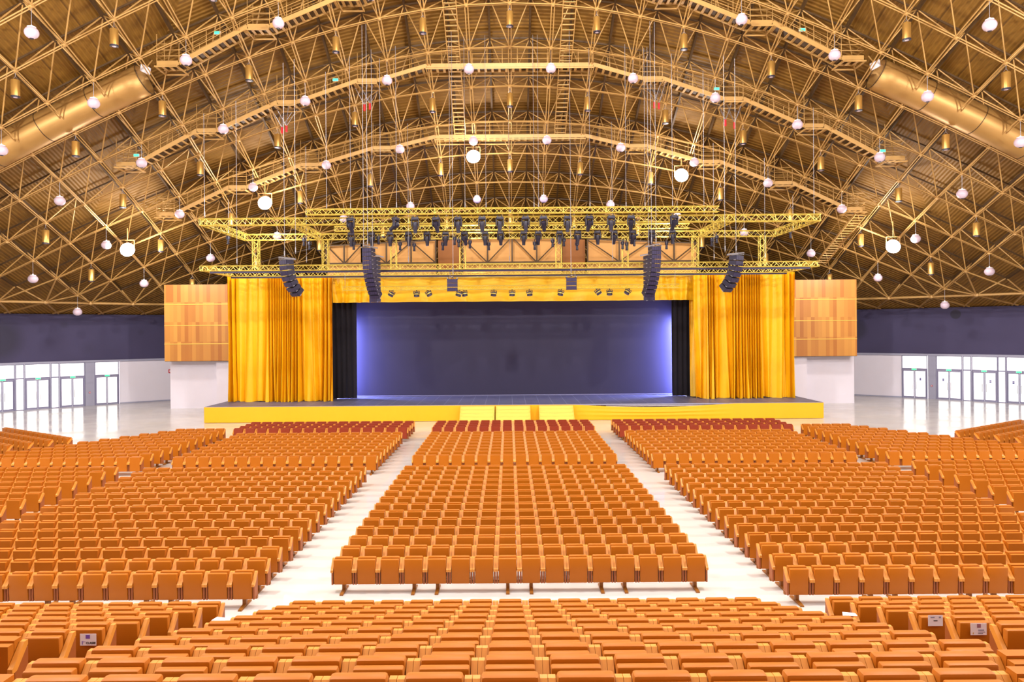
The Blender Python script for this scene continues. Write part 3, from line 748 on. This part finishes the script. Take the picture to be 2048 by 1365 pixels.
def seen(p):
    d = p.y
    if d < 20: return False
    u = VX+(p.x-CAMX)*FPX/d; v = VY-(p.z-CAMZ)*FPX/d
    return -70 < u < 2120 and -70 < v < 760
for j in range(-5, 6):
    li = [i for i in IX if (i, j) in inner and seen(inner[i, j]) and math.hypot(i*a_, 46.2+a_*j-DY) < RI+.5]
    row = 5-j
    if j % 2 == 0:
        q = [i for i in li if i % 2]
        for k, i in enumerate(q):
            r = GL if fg else copy_tree(GL); fg = False; r.location = inner[i, j]
            tag(r, 'white globe pendant, %s arc of globes from the stage, %s from its left' % (nth((4-j)//2), nth(k)), 'pendant lamp', 'globe pendants, %s arc' % nth((4-j)//2))
    else:
        q = [i for i in li if i % 2 == 0]
        for k, i in enumerate(q):
            r = CL if fc else copy_tree(CL); fc = False; r.location = inner[i, j]
            tag(r, 'brass cylinder downlight, %s arc of cylinders from the stage, %s from left' % (nth((5-j)//2), nth(k)), 'downlight', 'cylinder downlights, %s arc' % nth((5-j)//2))

# ------------------------------------------------------------------ catwalks
def cat_path(y, X):
    pts = []; ks = []
    flats = [(-5.5, 5.5, 0)] if y < 60 else []
    k = 1
    while 5.3*(k+.77)+.65 < X+2: c = 5.3*(k+.77); flats += [(c-.65, c+.65, c), (-c-.65, -c+.65, -c)]; k += 1
    for a, b, c in sorted(flats):
        if b > X+1 or a < -X-1: continue
        z = zi(c if c else 2.6, y)+.05; pts += [(a, z), (b, z)]
    return pts
def catwalk(y, X, label):
    r = empty('roof_catwalk', (0, y, zi(0, y)), label=label, cat='catwalk'); o = Vector(r.location)
    pts = [Vector((x, y, z)) for x, z in cat_path(y, X)]
    dk = MB(); sb = MB(); rl = [MB(), MB()]; br = MB()
    for p, q in zip(pts, pts[1:]):
        dk.beam(p-o+Vector((0, 0, -.02)), q-o+Vector((0, 0, -.02)), .9, .04)
        for s_ in (-1, 1):
            e = Vector((0, s_*.46, 0)); sb.beam(p+e-o+Vector((0, 0, -.02)), q+e-o+Vector((0, 0, -.02)), .05, .26)
            for h in (1.1, .75, .4): rl[(s_+1)//2].tube(p+e-o+Vector((0, 0, h)), q+e-o+Vector((0, 0, h)), .022, 5)
            n_ = max(1, round((q-p).length/1.0))
            for k in range(n_):
                c = p.lerp(q, k/n_)+e-o; rl[(s_+1)//2].tube(c, c+Vector((0, 0, 1.1)), .022, 5)
        n_ = max(1, round((q-p).length/.45))
        for k in range(n_): c = p.lerp(q, (k+.5)/n_)-o; br.box(c+Vector((0, 0, -.14)), (.16, .86, .05))
        if abs(p.z-q.z) < .01:
            for s_ in (-1, 1): br.beam(p-o+Vector((0, s_*.7, -.3)), q-o+Vector((0, s_*.7, -.3)), .06, .08)
            for c in (p, q): br.beam(c-o+Vector((0, -.75, -.3)), c-o+Vector((0, .75, -.3)), .06, .08)
    for e in (pts[0], pts[-1]):
        for h in (.4, .75, 1.1): rl[0].tube(e-o+Vector((0, -.46, h)), e-o+Vector((0, .46, h)), .022, 5)
    for p in pts[::2]:                      # hangers up to the outer layer
        for s_ in (-.46, .46): br.tube(p-o+Vector((0, s_, 0)), (p.x, s_, zi(p.x, y)+2.0-o.z), .02, 5)
    dk.build('deck', M_golddk, r); sb.build('side_beam', M_gold, r); rl[0].build('railing', M_gold, r); rl[1].build('railing', M_gold, r); br.build('cross_bars', M_gold, r)
    return r
catwalk(42.2, 21.5, 'highest gold catwalk with railings climbing the dome, nearest the camera')
catwalk(47.5, 26.5, 'middle gold catwalk with railings arching across the dome')
catwalk(52.8, 28.8, 'lowest gold catwalk with railings arching just above the lighting rig')
def stairs(name, pts, wd, label, rail=True, step=.38):
    r = empty(name, pts[0], label=label, cat='ladder'); o = Vector(pts[0]); m1 = MB(); m2 = MB()
    for p, q in zip(pts, pts[1:]):
        p = Vector(p); q = Vector(q); s_ = (q-p).normalized().cross(Vector((0, 0, 1))).normalized()*wd/2
        for e in (s_, -s_):
            m1.beam(p+e-o, q+e-o, .05, .16)
            if rail: m1.tube(p+e-o+Vector((0, 0, 1)), q+e-o+Vector((0, 0, 1)), .02, 5)
        n_ = int((q-p).length/step)
        for k in range(n_):
            c = p.lerp(q, (k+.5)/n_)-o; m2.beam(c-s_, c+s_, .16, .04)
    m1.build('stringer', M_gold, r); m2.build('treads', M_gold, r); return r
for s_, side in ((-1, 'left'), (1, 'right')):
    X = s_*3.65
    for (y0, y1), wh in (((33.5, 42.2), 'above the highest'), ((42.2, 47.5), 'between the highest and middle'), ((47.5, 52.8), 'between the middle and lowest')):
        n_ = 4; stairs('roof_ladder', [(X, y0+(y1-y0)*k/n_, zi(X, y0+(y1-y0)*k/n_)+.02) for k in range(n_+1)], .8, 'gold roof ladder on the %s %s catwalk%s' % (side, wh, '' if 'above' in wh else 's'), False)
stairs('roof_stair', [P(1722, 428, 52.8), P(1640, 528, 58.0)], .9, 'long gold stair descending behind the right end of the lowest catwalk', True, .3)

# air ducts
for s_, side in ((-1, 'left'), (1, 'right')):
    r = empty('air_duct', (s_*22, 43, 0), label='big round gold air duct slanting under the roof on the %s' % side, cat='duct'); o = Vector(r.location)
    m = MB(); bands = MB(); n_ = 28; prev = None; R_ = .88
    xs = [22+k*1.0 for k in range(25)]
    cs = [Vector((s_*x, 43, zi(x, 43)+.75)) for x in xs]
    vs = []
    for k, c in enumerate(cs):
        ax = (cs[min(k+1, len(cs)-1)]-cs[max(0, k-1)]).normalized(); sd = Vector((0, 1, 0)); up = ax.cross(sd)
        for i in range(n_):
            t = 2*PI*i/n_; vs.append(c-o+sd*R_*math.cos(t)+up*R_*math.sin(t))
    m.add(vs, [(k*n_+i, k*n_+(i+1) % n_, (k+1)*n_+(i+1) % n_, (k+1)*n_+i) for k in range(len(cs)-1) for i in range(n_)])
    d_ = m.build('duct_tube', M_duct, r, True)
    md = d_.modifiers.new('wall', 'SOLIDIFY'); md.thickness = .04; md.offset = 0
    for k in range(0, len(cs)-1, 3):
        ax = (cs[k+1]-cs[k]).normalized(); sd = Vector((0, 1, 0)); up = ax.cross(sd)
        for i in range(n_):
            t0, t1 = 2*PI*i/n_, 2*PI*(i+1)/n_
            bands.tube(cs[k]-o+(sd*math.cos(t0)+up*math.sin(t0))*(R_+.02), cs[k]-o+(sd*math.cos(t1)+up*math.sin(t1))*(R_+.02), .03, 4)
    bands.build('strap', M_golddk, r)
    MB().tube(cs[0]+Vector((s_*2.2, 0, -1.2))-o, cs[0]+Vector((s_*2.3, 0, -1.2))-o, .01, 4) if False else None
    # white panel lamp by the duct end
    p = P(291, 139, 42.4) if s_ < 0 else P(1750, 130, 42.4)
    q = empty('panel_lamp', p, s_*-.5, 'white flat panel lamp fixed by the open end of the %s duct' % side, 'lamp')
    q.rotation_euler = (.5, s_*-.45, 0)
    v, f_ = rbox((.62, .1, .42), (0, 0, 0), .02); MB().add(v, f_).build('lamp_box', M_cap, q)
    MB().beam((0, .05, .1), (0, .5, .5), .05, .05).build('bracket', M_gold, q)

for i, (px, py, d) in enumerate(((273, 311, 47), (435, 66, 41.8), (671, 160, 47), (1433, 178, 47), (1604, 60, 41.8), (1765, 302, 47))):
    q = empty('exit_sign', P(px, py, d), label='tiny green exit sign on a catwalk railing, %s of six from the left' % nth(i), cat='exit sign', group='exit signs on the catwalks')
    MB().span(-.18, .18, -.04, .04, -.09, .09).build('housing', M_cap, q); MB().span(-.17, .17, -.045, -.04, -.08, .08).build('lit_panel', M_green, q)
# floodlights
def flood(p, label, rear=False):  # rear: one of the stronger lamps added out of view
    r = empty('floodlight', p, label=label, cat='floodlight', group='floodlights under the dome')
    to = (Vector((0, 28, 0))-Vector(p)).normalized(); q = to.to_track_quat('-Z', 'Y').to_matrix().to_4x4()
    MB().lathe([(.5, -.02), (.52, .0), (.4, .3), (.2, .42), (.1, .45)], 20).build('reflector', M_cap, r, True, q)
    MB().lathe([(.47, -.035), (.48, -.03), (.47, -.02)], 20).build('lamp_lens', M_flood, r, False, q)
    MB().beam((-.5, 0, 0), (-.5, 0, .7), .04, .03).beam((.5, 0, 0), (.5, 0, .7), .04, .03).beam((-.5, 0, .7), (.5, 0, .7), .04, .04).tube((0, 0, .7), (0, 0, max(.9, zi(p[0], p[1])-p[2])), .03, 6).build('bracket', M_gold, r)
    ld = bpy.data.lights.new('flood_beam', 'POINT'); ld.energy = FLOOD_W*(1 if not rear else 7); ld.color = (1, .95, .9); ld.shadow_soft_size = .5
    lo = bpy.data.objects.new('flood_beam', ld); COL.objects.link(lo); lo.location = Vector(p)+to*.7
FLOOD_W = 1700
lb = ['glaring white floodlight hanging left of the rig, before the lowest catwalk', 'glaring white floodlight at the top centre, just under the lowest catwalk', 'glaring white floodlight high at the right, under the lowest catwalk', 'glaring white floodlight at the far left below the catwalk end', 'glaring white floodlight at the far right above the dark wall']
for p, l in zip(FLOODS, lb): flood(p, l)
for i, p in enumerate(FLOODS_ADDED): flood(p, 'added unseen floodlight high over the seating, %s of five' % nth(i), True)

# ------------------------------------------------------------------ theatre seats
PIT = .56
def seat_parts(leather):
    "origin on the floor under the middle of the back, +y faces the stage"
    parts = []
    bv = MB()
    v, f_ = rbox((.43, .095, .60), (0, .05, .50), .022, 2)
    v = [(x, y + .035*math.sin((z-.2)/.6*PI)*-1 + (.03 if z < .3 else 0), z) for x, y, z in v]; bv.add(v, f_)
    parts.append(('backrest', bv, leather))
    v, f_ = rbox((.43, .12, .52), (0, .175, .565), .03, 2); parts.append(('seat_cushion', MB().add(v, f_), leather))
    for s_ in (-1, 1):
        x0, x1 = s_*.222, s_*.278
        side = MB().prism([(.035, .2), (.035, .5), (.07, .56), (.21, .70), (.25, .70), (.25, .2)], min(x0, x1)+.008, max(x0, x1)-.008)
        parts.append(('side_panel', side, M_woodside))
        arm = MB().prism([(-.02, .50), (-.02, .56), (.0, .575), (.18, .785), (.24, .785), (.24, .735), (.06, .52)], min(x0, x1), max(x0, x1))
        parts.append(('armrest', arm, M_wood))
    parts.append(('hinge_cap', MB().tube((.205, .13, .3), (.225, .13, .3), .02, 8).tube((-.205, .13, .3), (-.225, .13, .3), .02, 8), M_cap))
    parts.append(('support_rail', MB().span(-.28, .28, .16, .24, .17, .23), M_iron))
    return parts
LEG = MB().span(-.04, .04, .14, .24, .02, .2).prism([(-.14, 0), (-.14, .03), (.14, .06), (.24, .06), (.5, .03), (.5, 0)], -.04, .04)
SEATS = []   # (x, y, z, rot, label, group, leg, red)
def add_row(xs, y, z, fmt, group, red=False, rot=0):
    n_ = len(xs)
    for k, (x, yy) in enumerate(xs if isinstance(xs[0], tuple) else [(x, y) for x in xs]):
        SEATS.append((x, yy, z, rot, fmt % nth(k), group, (k % 4) in (0, 3), red))
TIER = [(5.12, 2.84), (6.04, 2.55), (6.92, 2.27), (7.83, 1.98), (8.72, 1.70), (9.64, 1.42), (10.55, 1.13), (11.48, .85), (12.4, .57), (13.4, .28)]
for k, (y, z) in enumerate(TIER):
    nr = nth(9-k)
    add_row([(-7.5+i)*PIT+.06 for i in range(16)], y, z, 'tan folding seat, raised centre block, '+nr+' row from its front, %s from left', 'seats of the raised centre block')
    if k:
        add_row([-5.66-.28-PIT*i for i in range(11)], y, z, 'tan folding seat, raised left block, '+nr+' row from its front, %s from the aisle', 'seats of the raised left block')
        add_row([5.78+.28+PIT*i for i in range(11)], y, z, 'tan folding seat, raised right block, '+nr+' row from its front, %s from the aisle', 'seats of the raised right block')
for k in range(14):
    y = 16.96+.891*k; nr = nth(k)
    add_row([(-7.5+i)*PIT for i in range(16)], y, 0, 'tan folding seat, flat centre block, '+nr+' row from its rear, %s from left', 'seats of the flat centre block')
for k in range(15):
    y = 16.06+.891*k; nr = nth(k)
    add_row([-5.97-PIT*(i+.5) for i in range(16)], y, 0, 'tan folding seat, flat left block, '+nr+' row from its rear, %s from the aisle', 'seats of the flat left block')
    add_row([6.0+PIT*(i+.5) for i in range(16)], y, 0, 'tan folding seat, flat right block, '+nr+' row from its rear, %s from the aisle', 'seats of the flat right block')
for k in range(9):
    y = 31.1+.9*k
    for x0 in (-4.48, 5.97, -5.97-16*PIT): add_row([x0+PIT*(i+.5) for i in range(16)], y, 0, 'far seat %s', 'far')
for k in range(4):
    y = 40.2+.9*k
    for c, n_ in ((-4.75, 14), (5.9, 15), (-5.9-15*.66, 15)): add_row([c+.66*(i+.5)+(.13 if c == -4.75 else 0) for i in range(n_)], y, 0, 'red %s', 'red', True)
for k in range(11):
    y = 31.2+.91*k; n_ = 5+(10-k)+ (4 if k < 1 else 0)
    for s_ in (-1, 1): add_row([s_*(16.3+PIT*(i+.5)) for i in range(n_)], y, 0, 'o%s', 'o')
for k in range(9):
    y = 28.9-.93*k
    for s_ in (-1, 1): add_row([s_*(16.15+PIT*(i+.5)) for i in range(11)], y, 0, 'o%s', 'o')
for s_ in (-1, 1):
    for q in range(5):
        bx, by = 23.2+.5*q*1.0, 37.2-.78*q; dx, dy = .832, .555
        add_row([(s_*(bx+dx*PIT*(i+.5)), by+dy*PIT*(i+.5)) for i in range(14)], 0, 0, 's%s', 's', rot=-s_*math.atan2(dy, dx)*-1 if s_ > 0 else -math.atan2(dy, dx))
def in_view(x, y, z):
    u = VX+(x-CAMX)*FPX/y; v = VY+(CAMZ-z-.8)*FPX/y; return -20 < u < 2068 and v < 1385
near = sorted([s for s in SEATS if in_view(*s[:3])], key=lambda s: math.dist(s[:3], (CAMX, 0, CAMZ)))[:300]
near_set = set(id(s) for s in near)
parts = seat_parts(M_leather)
proto = empty('theatre_seat', cat='seat'); LEGM = LEG.mesh('leg', M_iron)
pm = [(nm, b.mesh(nm, mt, nm in ('backrest', 'seat_cushion'))) for nm, b, mt in parts]
for i, s in enumerate(near):
    r = proto if i == 0 else empty('theatre_seat')
    r.location = s[:3]; r.rotation_euler = (0, 0, s[3]); tag(r, s[4], 'seat', s[5])
    for nm, me in pm: put(nm, me, r)
    if s[6]: put('leg', LEGM, r)
# every further seat of the hall in one object
far = MB(); lt = seat_parts(M_leather); mats = [M_leather, M_wood, M_woodside, M_iron, M_cap, M_red]
def simple(nm, b, mt):
    return b.v, b.f
low = []
sb_ = MB().box((0, .05, .5), (.43, .095, .6)); low.append((sb_, 0)); low.append((MB().box((0, .165, .565), (.43, .12, .52)), 0))
for nm, b, mt in lt:
    if nm in ('side_panel', 'armrest', 'support_rail', 'hinge_cap'): low.append((b, mats.index(mt)))
for s in SEATS:
    if id(s) in near_set: continue
    Mx = Matrix.Translation(s[:3]) @ Matrix.Rotation(s[3], 4, 'Z')
    if s[7]: Mx = Mx @ Matrix.Diagonal((1.15, 1, 1.02, 1))
    for b, mi in low: far.add(b.v, b.f, Mx, 5 if (s[7] and mi == 0) else mi)
    if s[6]: far.add(LEG.v, LEG.f, Mx, 3)
tag(far.build('theatre_seat_mass', mats), 'hundreds of further tan and russet folding seats in straight rows towards the stage', 'seats', kind='stuff')

# raised tiers and aisle steps
tr = MB(); ns = MB(); TT = [(4.2, 3.12), (3.3, 3.4)][::-1]+TIER
for k, (y, z) in enumerate(TT):
    y0 = y-.42 if k else y-1.5; y1 = (TT[k+1][0] - .42) if k+1 < len(TT) else y+.52
    tr.span(-15, 15, y0, y1, 0, z); ns.span(-15, 15, y1-.04, y1+.01, z, z+.012)
    if k+1 < len(TT):
        for xa, xb in ((-5.64, -4.45), (4.6, 5.7)):
            zz = (z+TT[k+1][1])/2; tr.span(xa, xb, y1, y1+.42, TT[k+1][1], zz); ns.span(xa, xb, y1+.38, y1+.43, zz, zz+.012)
struct(tr.build('floor_tiers', M_tier)); struct(ns.build('trim_2', M_nosing))

# paper notices taped to seat backs
def notice(x, y, z, label, kind):
    r = empty('paper_notice', (x, y-.012, z), label=label, cat='paper sign'); r.scale = (.72,)*3
    MB().span(-.15, .15, 0, .004, -.11, .11).build('sheet', M_paper, r)
    def txt(s_, sz, px, pz, mt, bold=0):
        c = bpy.data.curves.new('print', 'FONT'); c.body = s_; c.size = sz; c.extrude = .0004; c.offset = bold; c.materials.append(mt)
        t_ = bpy.data.objects.new('tmp', c); COL.objects.link(t_); bpy.context.view_layer.update(); me = bpy.data.meshes.new_from_object(t_); bpy.data.objects.remove(t_); o = put('lettering', me, r); o.location = (px, -.003, pz); o.rotation_euler = (PI/2, 0, 0)
    if kind == 1:
        MB().span(-.045, .035, -.003, 0, .02, .09).build('printed_square', M_purple, r)
        txt('1', .09, -.13, -.085, M_purple, .003); txt('ère', .035, -.095, -.045, M_purple); o = txt('CLASSE', .055, -.04, -.08, M_ink, .002)
    elif kind == 2:
        MB().span(-.1, -.02, -.003, 0, .055, .08).span(.07, .11, -.003, 0, .05, .085).build('printed_emblem', M_greyink, r); MB().span(-.04, .04, -.003, 0, -.01, .008).build('printed_line', M_ink, r)
    else:
        MB().span(-.03, .04, -.003, 0, .03, .1).build('printed_square', M_brownink, r)
        MB().span(-.01, .1, -.003, 0, -.03, -.005).span(-.01, .12, -.003, 0, -.06, -.045).span(-.01, .08, -.003, 0, -.085, -.07).build('printed_line', M_greyink, r); MB().span(-.11, -.095, -.003, 0, -.09, -.06).build('printed_mark', M_nosing, r)
def tier_at(px, kk, s_): return TIER[kk]
y, z = TIER[5]; notice(P(178, 1279, y).x, y-.01, P(178, 1279, y).z, "white notice reading 1ère CLASSE on a seat back in the raised left block", 1)
y, z = TIER[6]; notice(P(1869, 1241, y).x, y-.01, P(1869, 1241, y).z, 'white notice with small grey emblems on a seat back in the raised right block', 2)
y, z = TIER[5]; notice(P(1955, 1258, y).x, y-.01, P(1955, 1258, y).z, 'white notice with brown-violet square on a seat back at the right', 3)
for px, py, kk, lb_ in ((437, 1268, 5, 'white paper scrap on a seat arm, left end of the raised centre block'), (1700, 1253, 5, 'white paper scrap on a seat arm, right end of the raised centre block')):
    y, z = TIER[kk]; p = P(px, py, y+.3); tag(MB().add([(-.1, 0, 0), (.09, -.03, .005), (.11, .08, .0), (-.06, .1, .01), (-.1, 0, -.004), (.09, -.03, .001), (.11, .08, -.004), (-.06, .1, .006)], [(0, 1, 2, 3), (7, 6, 5, 4), (0, 4, 5, 1), (1, 5, 6, 2), (2, 6, 7, 3), (3, 7, 4, 0)]).build('paper_scrap', M_paper, M=Matrix.Translation((p.x, p.y, z+.79))), lb_, 'paper')

# unseen blue lights added either side behind the stage opening, washing over the gauze
for s_, side in ((-1, 'left'), (1, 'right')):
    r = empty('added_wash_light', (s_*14.2, 55.6, SZ), label='added unseen blue light washing over the screen from the %s' % side, cat='stage light')
    MB().span(-.2, .2, -.15, .15, 0, .25).build('housing', M_black, r)
    ld = bpy.data.lights.new('added_wash_beam', 'AREA'); ld.energy = 2200; ld.color = (.35, .4, 1); ld.size = .6; ld.shape = 'RECTANGLE'; ld.size_y = 6
    lo = bpy.data.objects.new('added_wash_beam', ld); COL.objects.link(lo); lo.location = (s_*13.3, 55.75, SZ+2.9); lo.rotation_euler = (Vector((-s_*1, .16, -.1))).to_track_quat('-Z', 'Y').to_euler()
